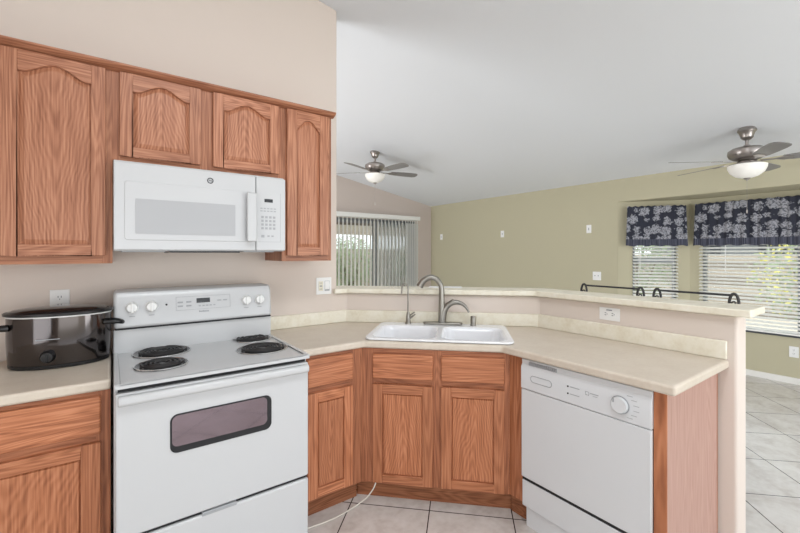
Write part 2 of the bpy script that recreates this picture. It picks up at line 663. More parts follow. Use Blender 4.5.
# unseen sides of the room, the front one left open to let light in
bm = nb()
prism(bm, [(Y0, 0), (YS, 0), (YS, zc(X0)), (Y0, zc(X0))], X0 - .1, X0, 'x')
obj('wall_left', bm, 'beige', kind='structure')
bm = nb()
box(bm, X0, XG, Y0 - .1, Y0, 2.75, zc(XG) + .2)
prism(bm, [(X0, 2.75), (3.4, 2.75), (X0, zc(X0))], Y0 - .1, Y0, 'y')
box(bm, X0, -1.2, Y0 - .1, Y0, 0, 2.75)
box(bm, 4.6, XG, Y0 - .1, Y0, 0, zc(XG))
obj('wall_front', bm, 'beige', kind='structure')

# baseboards
bx('baseboard_bay', (XC - .014, XC, BC0, BC1, 0, .066), 'trimw', kind='structure')
bx('baseboard_right', (XG - .014, XG, BY1 + .02, YS, 0, .066), 'trimw', kind='structure')
bx('baseboard_far', (SX1 + .06, XG - .016, YS - .014, YS, 0, .066), 'trimw', kind='structure')
bx('sill_shadow_line', (XC - .022, XC + .0, CW0 - .04, CW1 + .03, .498, .516), 'dgrey', kind='structure')  # shadow line at the middle bay sill, put in as a dark strip

# ---------------------------------------------------------------- windows and sliding door
def window(name, loc, rz, w, z0, z1, rail):
    r = bpy.data.objects.new(name, None)
    C.objects.link(r)
    r.location = loc
    r.rotation_euler = (0, 0, rz)
    r['kind'] = 'structure'
    bm = nb()
    t = .035
    box(bm, 0, t, .04, .08, z0, z1)
    box(bm, w - t, w, .04, .08, z0, z1)
    box(bm, t, w - t, .04, .08, z0, z0 + t)
    box(bm, t, w - t, .04, .08, z1 - t, z1)
    if rail == 'h':
        box(bm, t, w - t, .035, .085, (z0 + z1) / 2 + .02, (z0 + z1) / 2 + .075)
    if rail == 'v':
        box(bm, w / 2 - .03, w / 2 + .03, .035, .085, z0 + t, z1 - t)
    obj('window_frame', bm, 'alu', r)
    bx('pane', (t, w - t, .058, .062, z0 + t, z1 - t), 'glass', r)
    return r


window('window_1', (XG + math.cos(AANG) * .17, BY1 + math.sin(AANG) * .17, 0), AANG, .505, .53, 2.0, 'h')
window('window_2', (XC, CW1, 0), -PI / 2, CW1 - CW0, .515, 2.0, 'v')
window('window_3', (XG + math.cos(-AANG) * .64, BY0 + math.sin(-AANG) * .64, 0), -AANG + PI, .5, .53, 2.0, 'h')

d = bpy.data.objects.new('door_1', None)
C.objects.link(d)
d.location = (SX0, YS, 0)
d['kind'] = 'structure'
W = SX1 - SX0
t = .045
MID = W / 2 + .1
bm = nb()
box(bm, 0, W, .03, .135, 0, .02)
box(bm, 0, W, .03, .135, SZ - .02, SZ)
box(bm, 0, .02, .03, .135, .02, SZ - .02)
box(bm, W - .02, W, .03, .135, .02, SZ - .02)
obj('door_frame', bm, 'alu', d)
for a, b, y in ((.02, MID + .03, .04), (MID - .03, W - .02, .085)):
    bm = nb()
    box(bm, a, a + t, y, y + .04, 0.02, SZ - .02)
    box(bm, b - t, b, y, y + .04, 0.02, SZ - .02)
    box(bm, a + t, b - t, y, y + .04, 0.02, .1)
    box(bm, a + t, b - t, y, y + .04, SZ - .08, SZ - .02)
    pf_ = obj('sliding_panel', bm, 'alu', d)
    bx('glass_pane', (a + t, b - t, y + .018, y + .022, .1, SZ - .08), 'glass', pf_)
bx('insect_screen', (MID, W - .02, .128, .13, .02, SZ - .02), 'screen', d)

# vertical blind
vb = thing('vertical_blind', 'off-white vertical vane blind in front of the sliding patio door', 'blind', (SX0 - .1, YS - .09, 0))
L = 5.05 - (SX0 - .1)
bx('headrail', (0, L, -.05, .08, 2.06, 2.14), 'slat', vb, .006, label='white valance board of the vertical blind')
nv = 0
x = .06
while x < L - .04:
    ang = math.radians(79) if x < L - .3 else math.radians(24)
    bm = nb()
    c, s = math.cos(ang) * .0445, math.sin(ang) * .0445
    n = 5
    prev = []
    ptsA, ptsB = [], []
    for k in range(n):
        q = -1 + 2 * k / (n - 1)
        bow = .006 * (1 - q * q)
        px, py = x + c * q - math.sin(ang) * bow, s * q + math.cos(ang) * bow
        ptsA.append((px, py))
        ptsB.append((px - math.sin(ang) * .0012, py + math.cos(ang) * .0012))
    prism(bm, ptsA + ptsB[::-1], .03, 2.0)
    box(bm, x - .008, x + .008, -.003, .003, 2.0, 2.065)
    obj('vane', bm, 'vane', vb)
    x += .082 if x < L - .36 else .058
# valanced mini blinds
def hblind(name, label, loc, rz, w, z0, z1, tilt):
    r = thing(name, label, 'blind', loc, rz)
    bx('headrail', (0, w, -.045, -.005, z1 - .04, z1), 'slat', r)
    bx('bottom_rail', (0, w, -.04, -.012, z0, z0 + .018), 'slat', r)
    bm = nb()
    z = z0 + .035
    ca, sa = math.cos(tilt) * .0235, math.sin(tilt) * .0235
    while z < z1 - .05:
        prism(bm, [(-.026 - ca, z + sa), (-.026, z + .003), (-.026 + ca, z - sa), (-.026 + ca, z - sa - .0016), (-.026, z + .0014), (-.026 - ca, z + sa - .0016)], .002, w - .002, 'x')
        z += .0415
    obj('slats', bm, 'slat', r)
    for q in ([.12, .88] if w < 1 else [.06, .36, .64, .94]):
        bx('ladder_cord', (w * q - .001, w * q + .001, -.052, -.0505, z0 + .01, z1 - .02), 'slat', r)
    bm = nb()
    tube(bm, [(w * .15, -.06, z1 - .05), (w * .15, -.06, z1 - .8)], .004, 6)
    obj('tilt_wand', bm, 'white_pl', r)
    return r


hblind('horizontal_blind', 'white slatted blind in the narrow angled side window of the bay',
       (XG + math.cos(AANG) * .165, BY1 + math.sin(AANG) * .165, 0), AANG, .515, .535, 1.99, math.radians(-24))
hblind('horizontal_blind', 'wide white slatted blind in the middle bay window behind the bar end',
       (XC, CW1 + .02, 0), -PI / 2, CW1 - CW0 + .04, .522, 1.99, math.radians(-24))


def valance(name, label, loc, rz, w, h, folds, amp):
    r = thing(name, label, 'valance', loc, rz)
    bm = nb()
    n = 160
    rows = [0, .09, .2, .35, h - .03, h]
    grid = []
    rnd = random.Random(int(w * 1000))
    ph = [rnd.uniform(0, 6.28) for _ in range(4)]
    for side in (0, 1):
        g = []
        for z in rows:
            row = []
            k_ = 1.0 - .55 * z / h
            for i in range(n + 1):
                x = w * i / n
                u = x / w * folds * 2 * PI
                y = -(.03 + amp * k_ * (.5 + .5 * math.sin(u + .8 * math.sin(u * .31 + ph[0]))))
                fl = .018 * (1 - z / h)
                xx = x + (x / w - .5) * 2 * fl
                zz = z + (.006 * math.sin(u * .5 + ph[1]) if z == 0 else 0) + (.005 * math.sin(u + ph[2]) if z == h else 0)
                row.append(bm.verts.new((xx, y + side * .003, zz)))
            g.append(row)
        grid.append(g)
    for s_ in (0, 1):
        g = grid[s_]
        for a in range(len(rows) - 1):
            for i in range(n):
                face(bm, (g[a][i], g[a][i + 1], g[a + 1][i + 1], g[a + 1][i]))
    for i in range(n):
        face(bm, (grid[0][0][i], grid[0][0][i + 1], grid[1][0][i + 1], grid[1][0][i]))
        face(bm, (grid[0][-1][i], grid[0][-1][i + 1], grid[1][-1][i + 1], grid[1][-1][i]))
    for i in (0, n):
        for a in range(len(rows) - 1):
            face(bm, (grid[0][a][i], grid[0][a + 1][i], grid[1][a + 1][i], grid[1][a][i]))
    obj('fabric', bm, 'damask', r, smooth=70)
    bm = nb()
    tube(bm, [(.0, -.024, h - .03), (w, -.024, h - .03)], .006, 8)
    for q in (.02, w - .02):
        tube(bm, [(q, -.024, h - .03), (q, .0, h - .03)], .005, 8)
    obj('curtain_rod', bm, 'iron', r)
    return r


valance('window_valance', 'short navy and grey damask valance over the narrow angled bay window',
        (XG + math.cos(AANG) * .085 - .075 * math.sin(-AANG), BY1 + math.sin(AANG) * .085 - .075 * math.cos(AANG) + .0, 1.5), AANG, .655, .51, 9, .02)
valance('window_valance', 'wide navy and grey damask valance over the middle bay window',
        (XC - .07, BC1 - .085, 1.5), -PI / 2, 1.83, .515, 24, .024)

# ---------------------------------------------------------------- cabinets
def arch_pts(x0, x1, z0, zs, h, inset=0.0, n=26, flat=.84):
    """outline of a cathedral panel, counter-clockwise, inset by `inset`"""
    c, hw = (x0 + x1) / 2, (x1 - x0) / 2
    a, b = x0 + inset, x1 - inset
    pts = [(a, z0 + inset), (b, z0 + inset)]
    for i in range(n + 1):
        x = b + (a - b) * i / n
        t = abs(x - c) / hw
        z = zs
        if h:
            t2 = min(1, t / flat)
            z += h * (math.cos(PI / 2 * t2) ** .9 if flat > .95 else (.5 + .5 * math.cos(PI * t2)) ** .75)
        pts.append((x, z - inset))
    return pts


def cab_door(parent, x0, x1, z0, z1, mv, mh, h=0.0, st=.05, rail_b=.047, rail_t=None, flat=.84, y=0.0):
    """door leaf in the x,z plane, front at y-0.02"""
    yf = y - .02
    if rail_t is None:
        rail_t = .047
    a, b = x0 + st, x1 - st
    zb = z0 + rail_b
    zs = z1 - rail_t - h
    bm = nb()
    box(bm, x0, a, yf, y, z0, z1, 0)
    box(bm, b, x1, yf, y, z0, z1, 0)
    box(bm, a, b, yf, y, z0, zb, 1)
    curve = arch_pts(a, b, zb, zs, h, 0, flat=flat)[2:]
    prism(bm, curve[::-1] + [(b, z1), (a, z1)], yf, y, 'y', 1)
    fr = obj('door', bm, [mv, mh], parent, .0022, 1)
    bm = nb()
    loops = []
    for ins, yy in (((-.001, yf + .013), (.004, yf + .013), (.022, yf + .0055), (.028, yf + .0055)) if mv == 'oak_v' else ((-.001, yf + .012), (.003, yf + .012), (.008, yf + .005), (.012, yf + .005))):
        pts = arch_pts(a, b, zb, zs, h, max(ins, -.001), flat=flat)
        loops.append([bm.verts.new((p[0], yy, p[1])) for p in pts])
    for i in range(len(loops) - 1):
        A, B = loops[i], loops[i + 1]
        for k in range(len(A)):
            j = (k + 1) % len(A)
            face(bm, (A[k], A[j], B[j], B[k]))
    face(bm, loops[-1])
    obj('door_panel', bm, 'oak_p' if mv == 'oak_v' else 'boak_p', fr, smooth=15)
    return fr


def flat_door(parent, x0, x1, z0, z1, y=0.0, st=.056):
    return cab_door(parent, x0, x1, z0, z1, 'boak_v', 'boak_h', 0, st, .05, .05, y=y)


def drawer_front(parent, x0, x1, z0, z1, y=0.0):
    bm = nb()
    box(bm, x0, x1, y - .02, y, z0, z1)
    return obj('drawer_front', bm, 'boak_h', parent, .006, 2)


# --- wall cabinets: local origin at the face frame, bottom left
YF = 2.235


def wall_cabinet(label, x0, x1, z0, z1, stiles, rails):
    r = thing('wall_cabinet', label, 'cabinet', (x0, YF + .02, z0))
    w, h, dpt = x1 - x0, z1 - z0, YR - YF - .022
    bm = nb()
    box(bm, .001, w - .001, .0, dpt, 0, h, 0)
    obj('cabinet_body', bm, 'oak_v', r)
    bm = nb()
    for a, b in stiles:
        box(bm, a, b, -.004, .0, 0, h, 0)
    for a, b in rails:
        box(bm, .0, w, -.0035, .0, a, b, 1)
    obj('face_frame', bm, ['fr_v', 'fr_h'], r)
    return r


c1 = wall_cabinet('tall oak wall cabinet at the far left, above the slow cooker', -.76, .003, 1.362, 2.262, [(0, .03), (.725, .763)], [(0, .035), (.87, .9)])
cab_door(c1, .396, .737, .036, .886, 'oak_v', 'oak_h', .046, .05, .047, .04, y=-.004)
cab_door(c1, .02, .37, .036, .886, 'oak_v', 'oak_h', .046, .05, .047, .04, y=-.004)
c2 = wall_cabinet('short two-door oak wall cabinet above the white microwave', .003, .795, 1.84, 2.262, [(0, .03), (.364, .424), (.767, .792)], [(0, .02), (.4, .422)])
cab_door(c2, .026, .366, .02, .408, 'oak_v', 'oak_h', .046, .05, .045, .038, y=-.004)
cab_door(c2, .423, .770, .02, .408, 'oak_v', 'oak_h', .046, .05, .045, .038, y=-.004)
c3 = wall_cabinet('narrow tall oak wall cabinet at the open end of the wall, right of the microwave', .795, 1.108, 1.362, 2.262, [(0, .025), (.29, .313)], [(0, .033), (.87, .9)])
cab_door(c3, .025, .291, .034, .886, 'oak_v', 'oak_h', .068, .06, .047, .05, flat=1.0, y=-.004)

bm = nb()
prism(bm, [(YF + .022, 2.252), (YF + .022, 2.2625), (YR, 2.2625), (YR, 2.279), (YF - .028, 2.279), (YF - .028, 2.271), (YF - .016, 2.26), (YF + .012, 2.2495), (YF + .0155, 2.2495)], -.765, 1.122, 'x')
tag(obj('crown_molding', bm, 'oak_h', None, .002), 'oak crown strip running along the tops of the wall cabinets', 'molding')

# --- base cabinets
YA = 1.955                       # face plane of the range run
SD = 3.12                        # x + y on the face of the corner sink cabinet
XB = 1.74                        # face plane of the peninsula
CT = .868


def base_cab(label, loc, rz, w, depth, body=True):
    r = thing('base_cabinet', label, 'cabinet', loc, rz)
    bm = nb()
    if body:
        box(bm, .002, w - .014, .0, depth, .105, CT)
    else:
        box(bm, .0, w, .0, .018, .105, CT)
    obj('cabinet_body', bm, 'boak_v', r)
    return r


cl = base_cab('oak base cabinet with drawer under the slow cooker counter, left of the range', (-.62, YA, 0), 0, .616, .57)
bm = nb()
box(bm, .57, .616, -.004, 0, .105, CT, 0)
box(bm, .0, .025, -.004, 0, .105, CT, 0)
box(bm, .025, .57, -.004, 0, .105, .125, 1)
box(bm, .025, .57, -.004, 0, .672, .71, 1)
box(bm, .025, .57, -.004, 0, .846, CT, 1)
obj('face_frame', bm, ['bfr_v', 'bfr_h'], cl)
drawer_front(cl, .05, .585, .705, .852, -.004)
flat_door(cl, .05, .585, .12, .672, -.004, .06)
bx('toe_kick', (.0, .616, .045, .06, 0, .105), 'toe', cl)

ca = base_cab('narrow oak base cabinet with one drawer between the range and the sink cabinet', (.775, YA, 0), 0, .392, .56)
bm = nb()
box(bm, .312, .391, -.004, 0, .105, CT, 0)
box(bm, .0, .04, -.004, 0, .105, CT, 0)
box(bm, .04, .312, -.004, 0, .105, .125, 1)
box(bm, .04, .312, -.004, 0, .672, .71, 1)
box(bm, .04, .312, -.004, 0, .846, CT, 1)
obj('face_frame', bm, ['bfr_v', 'bfr_h'], ca)
drawer_front(ca, .045, .312, .706, .852, -.004)
flat_door(ca, .045, .312, .12, .672, -.004, .056)
bx('toe_kick', (.0, .372, .045, .06, 0, .105), 'toe', ca)

cs0 = (SD / 2 + (-.557) / S2, SD / 2 - (-.557) / S2)     # left end of the sink cabinet face
WD = .557 + (2 * XB - SD) / S2
cs = base_cab('angled two-door oak cabinet in the corner under the white sink', (cs0[0], cs0[1], 0), -PI / 4, WD, .57, body=False)
bm = nb()
s0 = .557
for a, b in ((0, .06), (s0 - .162, s0 - .108), (s0 + .222, WD)):
    box(bm, a, b, -.004, 0, .105, CT, 0)
box(bm, .0, WD, -.0035, 0, .105, .125, 1)
box(bm, .0, WD, -.0035, 0, .672, .71, 1)
box(bm, .0, WD, -.0035, 0, .835, CT, 1)
obj('face_frame', bm, ['bfr_v', 'bfr_h'], cs)
for a, b in ((s0 - .499, s0 - .158), (s0 - .113, s0 + .228)):
    drawer_front(cs, a, b, .702, .84, -.004)
    flat_door(cs, a, b, .112, .668, -.004, .056)
bx('toe_kick', (-.05, WD + .03, .04, .055, 0, .105), 'toe', cs)
# filler strip between the sink cabinet and the dishwasher (faces the kitchen)
bm = nb()
yt = SD - XB
q = [Matrix.Rotation(PI / 4, 3, 'Z') @ Vector((px - cs0[0], py - cs0[1], 0)) for px, py in ((XB, yt - .001), (XB, 1.291), (XB + .018, 1.291), (XB + .018, yt - .001))]
prism(bm, [(p.x, p.y) for p in q], .105, CT)
obj('filler_strip', bm, 'boak_v', cs)
bm = nb()
q = [Matrix.Rotation(PI / 4, 3, 'Z') @ Vector((px - cs0[0], py - cs0[1], 0)) for px, py in ((XB + .03, yt + .01), (XB + .03, 1.291), (XB + .045, 1.291), (XB + .045, yt + .01))]
prism(bm, [(p.x, p.y) for p in q], 0, .105)
obj('toe_kick', bm, 'toe', cs)

# end panel of the peninsula
ep = thing('end_panel', 'pale oak veneer panel closing the end of the peninsula', 'panel', (XB, .626, 0))
bx('veneer_panel', (.0, .572, 0, .016, 0, CT), 'veneer', ep, .001)
bx('stile', (-.006, -.0003, .0, .046, 0, CT), 'boak_v', ep)
bx('edge_strip', (.573, .581, .0, .016, 0, CT), 'boak_v', ep, label='thin darker oak edge strip')

# ---------------------------------------------------------------- countertops
def chamfer_edge(o):
    return o


HB = [(2.205, -.545), (2.205, .275), (2.735, .275), (2.735, -.545)]


def st2xy(t, s):
    return ((t + s) / S2, (t - s) / S2)


hole = [st2xy(t, s) for t, s in ((2.222, -.535), (2.222, .265), (2.71, .265), (2.71, -.535))]
# world polygons (thing at the world origin of the floor)
ct = thing('countertop', 'beige laminate countertop wrapping the corner sink and peninsula', 'countertop', (0, 0, 0))
bm = nb()
plate(bm, [(.772, 1.935), (1.157, 1.935), (1.697, 1.395), (1.697, .585), (2.334, .585), (2.334, 1.609), (1.379, 2.564), (.772, 2.564)], [hole], CT + .002, .91, 0)
obj('counter_slab', bm, 'lam', ct, .011, 4)
bm = nb()
e = .018
prism(bm, [(.776, 2.564), (.776, 2.564 - e), (1.379 - .0075, 2.564 - e), (2.334 - e, 1.609 - .0075), (2.334 - e, .592), (2.334, .592), (2.334, 1.609), (1.379, 2.564)], .9105, .997)
obj('backsplash', bm, 'lam2', ct, .004, 2)
cl_ = thing('countertop', 'short beige laminate countertop at the left holding the slow cooker', 'countertop', (-.7, 0, 0))
bx('counter_slab', (0, .697, 1.935, 2.564, CT + .002, .91), 'lam', cl_, .011, seg=4)

# raised bar top
bm = nb()
prism(bm, [(1.276, 2.53), (1.37, 2.53), (2.295, 1.605), (2.295, .5), (2.54, .5), (2.54, 1.706), (1.47, 2.776), (1.3135, 2.776), (1.3135, 2.56), (1.276, 2.56)], 1.119, 1.154)
tag(obj('bar_counter', bm, 'lam2', None, .006, 3), 'cream laminate raised bar counter capping the half wall behind the sink', 'bar counter')

# ---------------------------------------------------------------- sink
SO = st2xy(2.47, -.135)
sk = thing('kitchen_sink', 'white double-bowl drop-in sink set in the corner countertop', 'sink', (SO[0], SO[1], .911), -PI / 4)
# local: x along the cabinet front, y towards the corner; t = y + 2.47
bm = nb()
bowls = [(-.388, -.014), (.014, .388)]
yb0, yb1 = -.236, .15
outer = rrect(-.42, .42, -.266, .266, .05)
holes = [rrect(a, b, yb0, yb1, .07)[::-1] for a, b in bowls]
plate(bm, outer, [h[::-1] for h in holes], .002, .013)
rim = obj('rim', bm, 'sinkw', sk, .005, 3)
for a, b in bowls:
    bm = nb()
    prof = [(-.005, .0135), (.001, .0115), (.007, .003), (.016, -.012), (.03, -.11), (.055, -.155), (.1, -.17)]
    loops = []
    for ins, z in prof:
        r_ = max(.02, .07 - ins * .4)
        loops.append([bm.verts.new((p[0], p[1], z)) for p in rrect(a + ins, b - ins, yb0 + ins, yb1 - ins, r_)])
    for i in range(len(loops) - 1):
        A, B = loops[i], loops[i + 1]
        for k in range(len(A)):
            j = (k + 1) % len(A)
            face(bm, (A[k], A[j], B[j], B[k]))
    face(bm, loops[-1])
    bw = obj('bowl', bm, 'sinkw', sk, smooth=60)
    bm = nb()
    lathe(bm, [(.0, 0), (.042, 0), (.045, .003), (.03, .002), (.0, .001)], ((a + b) / 2, (yb0 + yb1) / 2, -.1695), 20)
    obj('drain', bm, 'nickel', bw)

DZ = .013
fa = thing('kitchen_faucet', 'brushed nickel gooseneck faucet on the sink deck', 'faucet', (*st2xy(2.695, -.135), .911 + DZ), -PI / 4)
bm = nb()
prism(bm, rrect(-.125, .14, -.028, .028, .027, 6), 0, .016)
obj('base_plate', bm, 'nickel', fa, .004, 2)
bm = nb()
path, rad = [], []
for i in range(7):
    path.append((.0, 0, .012 + .215 * i / 6))
    rad.append(.025 - .007 * i / 6)
for i in range(1, 15):
    a = PI * i / 14 * .9
    path.append((-.066 + .066 * math.cos(a) - .022 * (i / 14) ** 2, 0, .227 + .092 * math.sin(a)))
    rad.append(.018 + .007 * max(0, i - 6) / 8)
tube(bm, path, rad, 14)
obj('spout', bm, 'nickel', fa, smooth=60)
bm = nb()
path, rad = [], []
for i in range(15):
    q = i / 14
    a = PI * (1 - .86 * q)
    path.append((.098 + .093 * math.cos(a), 0, .018 + .135 * math.sin(a) ** .8 + .0 * q))
    rad.append(.026 - .019 * q ** 1.1)
tube(bm, path, rad, 12)
tube(bm, [(.03, 0, .10), (.055, 0, .145), (.082, 0, .168)], [.012, .016, .011], 10)
obj('lever_handle', bm, 'nickel', fa, smooth=60)

ff = thing('filter_faucet', 'slim brushed nickel drinking water faucet left of the main faucet', 'faucet', (*st2xy(2.695, -.365), .911 + DZ), -PI / 4)
bm = nb()
lathe(bm, [(.0, 0), (.021, 0), (.021, .006), (.017, .012), (.013, .055), (.01, .075), (.006, .082), (.0, .082)], (0, 0, 0), 16)
obj('base', bm, 'nickel', ff)
bm = nb()
path = [(0, 0, .075), (0, 0, .16), (0, 0, .235)]
for i in range(1, 13):
    a = PI * i / 12
    path.append((-.022 + .022 * math.cos(a), 0, .235 + .04 * math.sin(a)))
path.append((-.046, 0, .205))
tube(bm, path, .0055, 8)
obj('spout', bm, 'nickel', ff)
bm = nb()
tube(bm, [(.008, 0, .035), (.03, 0, .05), (.05, 0, .066)], [.008, .006, .004], 8)
tube(bm, [(.01, 0, .055), (.045, 0, .08)], [.006, .004], 8)
obj('lever', bm, 'nickel', ff)

ag = thing('air_gap_cap', 'small brushed nickel cylinder cap on the sink deck right of the faucet', 'cap', (*st2xy(2.69, .075), .911 + DZ), -PI / 4)
bm = nb()
lathe(bm, [(.0, 0), (.021, 0), (.021, .004), (.018, .008), (.018, .058), (.015, .063), (0, .063)], (0, 0, 0), 18)
obj('cap', bm, 'nickel', ag)

# ---------------------------------------------------------------- range
rg = thing('electric_range', 'white electric coil range standing between the base cabinets', 'stove', (.006, 1.79, 0))
RW = .763
bx('body', (.0, RW, .045, .72, .03, .893), 'white', rg, .003)
bx('toe_base', (.02, RW - .02, .07, .7, 0, .03), 'black', rg)
# cooktop with raised edge
bm = nb()
box(bm, .0, RW, .0, .6, .903, .918)
for a in ((0, .018, 0, .6), (RW - .018, RW, 0, .6), (0.018, RW - .018, 0, .02)):
    box(bm, a[0], a[1], a[2], a[3], .918, .924)
obj('cooktop', bm, 'white', rg, .006, 3)
bx('door_gap', (.012, RW - .012, .03, .046, .885, .903), 'gap', rg)
# oven door
bm = nb()
win = rrect(.185, .575, .625, .768, .03, 6)
prism(bm, [(0, 0)] and [(0.004, .341), (RW - .004, .341), (RW - .004, .885), (.004, .885)], .006, .045, 'y')
dr = obj('oven_door', bm, 'white', rg, .008, 3)
bm = nb()
prism(bm, rrect(.180, .580, .614, .768, .028, 6), .003, .0065, 'y')
prism(bm, rrect(.186, .560, .640, .763, .022, 6), .0015, .0031, 'y', 1)
obj('door_window', bm, ['gap', 'ovenglass'], dr, label='dark tinted oven window')
bm = nb()
pr = [(-.026, .852), (-.018, .843), (.0, .843), (.006, .85), (.006, .872), (-.002, .88), (-.018, .88), (-.026, .872)]
prism(bm, pr, .012, RW - .012, 'x')
obj('door_handle', bm, 'white', dr, .006, 2)
bm = nb()
prism(bm, [(.004, .04), (RW - .004, .04), (RW - .004, .328), (.004, .328)], .006, .045, 'y')
dw_ = obj('storage_drawer', bm, 'white', rg, .008, 3)
bx('drawer_gap', (.006, RW - .006, .02, .046, .32, .347), 'gap', rg)
bx('drawer_pull', (.295, .43, .003, .02, .323, .338), 'lgrey_pl', dw_, .002)
# backguard
bm = nb()
prism(bm, [(.575, .91), (.575, 1.03), (.575, 1.036), (.735, 1.036), (.735, .91)], .0, RW, 'x')
obj('rear_riser', bm, 'white', rg, .004)
bm = nb()
prism(bm, [(.555, 1.04), (.575, 1.19), (.588, 1.213), (.61, 1.222), (.73, 1.222), (.74, 1.21), (.74, 1.04)], .0, RW, 'x')
bgd = obj('control_panel', bm, 'white', rg, .02, 4)
bx('panel_gap', (.006, RW - .006, .56, .72, 1.034, 1.042), 'gap', rg)


def py(z):
    return .555 + (z - 1.04) * .02 / .15


def on_panel(bm, x0, x1, z0, z1, th=.002, mi=0):
    v = []
    for yy in (-th, .001):
        v.append([bm.verts.new((x, py(z) + yy, z)) for x, z in ((x0, z0), (x1, z0), (x1, z1), (x0, z1))])
    face(bm, v[0], mi)
    face(bm, v[1][::-1], mi)
    for i in range(4):
        j = (i + 1) % 4
        face(bm, (v[0][i], v[0][j], v[1][j], v[1][i]), mi)


for kx in (.075, .157, .618, .692):
    bm = nb()
    z = 1.140
    lathe(bm, [(.0, 0), (.027, 0), (.027, -.004), (.024, -.008), (.022, -.026), (.0, -.027)], (kx, py(z), z), 22, axis='y')
    box(bm, kx - .005, kx + .005, py(z) - .034, py(z) - .02, z - .023, z + .023)
    obj('knob', bm, 'white_pl', rg, .002)
    bm = nb()
    on_panel(bm, kx - .012, kx + .012, 1.095, 1.098, .0008)
    obj('knob_marking', bm, 'grey_pl', rg)
bm = nb()
on_panel(bm, .362, .428, 1.142, 1.166, .0015)
obj('clock_display', bm, 'display', rg, label='small black clock display')
keys = [(bxx - .012, bxx + .012, bz - .004, bz + .004) for bxx in (.285, .325) for bz in (1.13, 1.15)]
keys += [(bxx - .01, bxx + .01, 1.146, 1.152) for bxx in (.475, .505)]
keys += [(.372 + i * .018, .383 + i * .018, 1.123, 1.129) for i in range(5)]
for k in keys:
    bm = nb()
    on_panel(bm, *k)
    obj('button', bm, 'lgrey_pl', rg)
bm = nb()
for a, b, c_, d_ in ((.265, .532, 1.108, 1.1095), (.265, .2665, 1.108, 1.178), (.5305, .532, 1.108, 1.178), (.265, .532, 1.1765, 1.178)):
    on_panel(bm, a, b, c_, d_, .001)
obj('keypad_outline', bm, 'lgrey_pl', rg)
bm = nb()
for i in range(8):
    on_panel(bm, .373 + i * .0062, .3775 + i * .0062, 1.092, 1.099 + (.002 if i in (0, 3) else 0), .0008)
obj('maker_mark', bm, 'grey_pl', rg, label='tiny grey maker lettering')
bm = nb()
z = 1.143
lathe(bm, [(0, 0), (.005, 0), (.005, -.002), (0, -.002)], (.222, py(z), z), 10, axis='y')
obj('indicator_light', bm, 'black', rg)
for cx, cy, R_ in ((.172, .235, .088), (.197, .49, .106), (.640, .53, .088), (.618, .265, .106)):
    bm = nb()
    lathe(bm, [(0, .916), (R_ * .5, .916), (R_ * 1.0, .9195), (R_ * 1.16, .922), (R_ * 1.18, .9195), (R_ * 1.18, .917)], (cx, cy, 0), 36)
    bn = obj('burner', bm, 'drip', rg, label='coil burner with dark drip pan')
    bm = nb()
    path = []
    turns = 4 if R_ < .09 else 5
    for i in range(turns * 28 + 1):
        q = i / (turns * 28)
        a = q * turns * 2 * PI
        rr_ = R_ * (.22 + .76 * q)
        path.append((cx + rr_ * math.cos(a), cy + rr_ * math.sin(a), .9265))
    tube(bm, path, .0052, 6)
    obj('coil', bm, 'coil', bn)
    bm = nb()
    pts = []
    for i in range(40):
        a = 2 * PI * i / 40
        pts.append((cx + R_ * 1.17 * math.cos(a), cy + R_ * 1.17 * math.sin(a), .921))
    tube(bm, pts, .003, 6, closed=True)
    obj('trim_ring', bm, 'chrome', bn)

# ---------------------------------------------------------------- microwave
mw = thing('microwave', 'white over-the-range microwave under the short oak cabinets', 'microwave', (.006, 2.155, 1.419))
MWD = .776
MH = .399
bx('body', (.0, MWD, .025, .395, 0.0, MH + .01), 'white', mw, .004)
bm = nb()
box(bm, .0, .614, .0, .024, .004, MH)
md = obj('door', bm, 'white', mw, .005, 3)
# raised frame around the window
bm = nb()
prism(bm, rrect(.04, .608, .05, .315, .012), -.003, .0005, 'y')
obj('door_frame', bm, 'white', md, .003)
bm = nb()
prism(bm, rrect(.08, .51, .078, .238, .004), -.0045, -.0025, 'y')
obj('door_window', bm, 'mwglass', md, label='pale grey perforated microwave window')
bm = nb()
box(bm, .561, .61, -.04, -.024, .05, .305)
for z in (.065, .265):
    box(bm, .568, .60, -.025, -.002, z, z + .028)
obj('door_handle', bm, 'white', md, .006, 3)
bm = nb()
box(bm, .617, MWD, .0, .024, .004, MH)
mc = obj('control_panel', bm, 'white', mw, .005, 3)
bm = nb()
for a, b, c_, d_ in ((.627, .748, .05, .0515), (.7465, .748, .05, .318), ):
    box(bm, a, b, -.0008, .0005, c_, d_)
obj('panel_outline', bm, 'lgrey_pl', mc)
bx('display', (.66, .705, -.0015, .0005, .265, .283), 'display', mc, label='small black display')
keys = [(.638 + i * .018, .650 + i * .018, z, z + .006) for i in range(5) for z in (.228, .214)]
keys += [(.643 + i * .021, .656 + i * .021, .118 + j * .02, .130 + j * .02) for i in range(4) for j in range(4)]
keys += [(.643, .66, .074, .088), (.676, .688, .078, .086), (.698, .71, .078, .086)]
for a, b, c_, d_ in keys:
    bx('button', (a, b, -.001, .0005, c_, d_), 'lgrey_pl', mc)
bm = nb()
pts = [(.392 + .0125 * math.cos(2 * PI * i / 24), -.0015, .352 + .0125 * math.sin(2 * PI * i / 24)) for i in range(24)]
tube(bm, pts, .0022, 6, closed=True)
tube(bm, [(.386, -.0015, .349), (.389, -.0015, .356), (.391, -.0015, .350), (.395, -.0015, .355), (.398, -.0015, .348)], .0013, 5)
obj('emblem', bm, 'dgrey', mw, label='small grey round emblem on the microwave door')
bm = nb()
box(bm, .22, .54, .03, .3, -.008, .001)
obj('vent_grille', bm, 'black', mw)
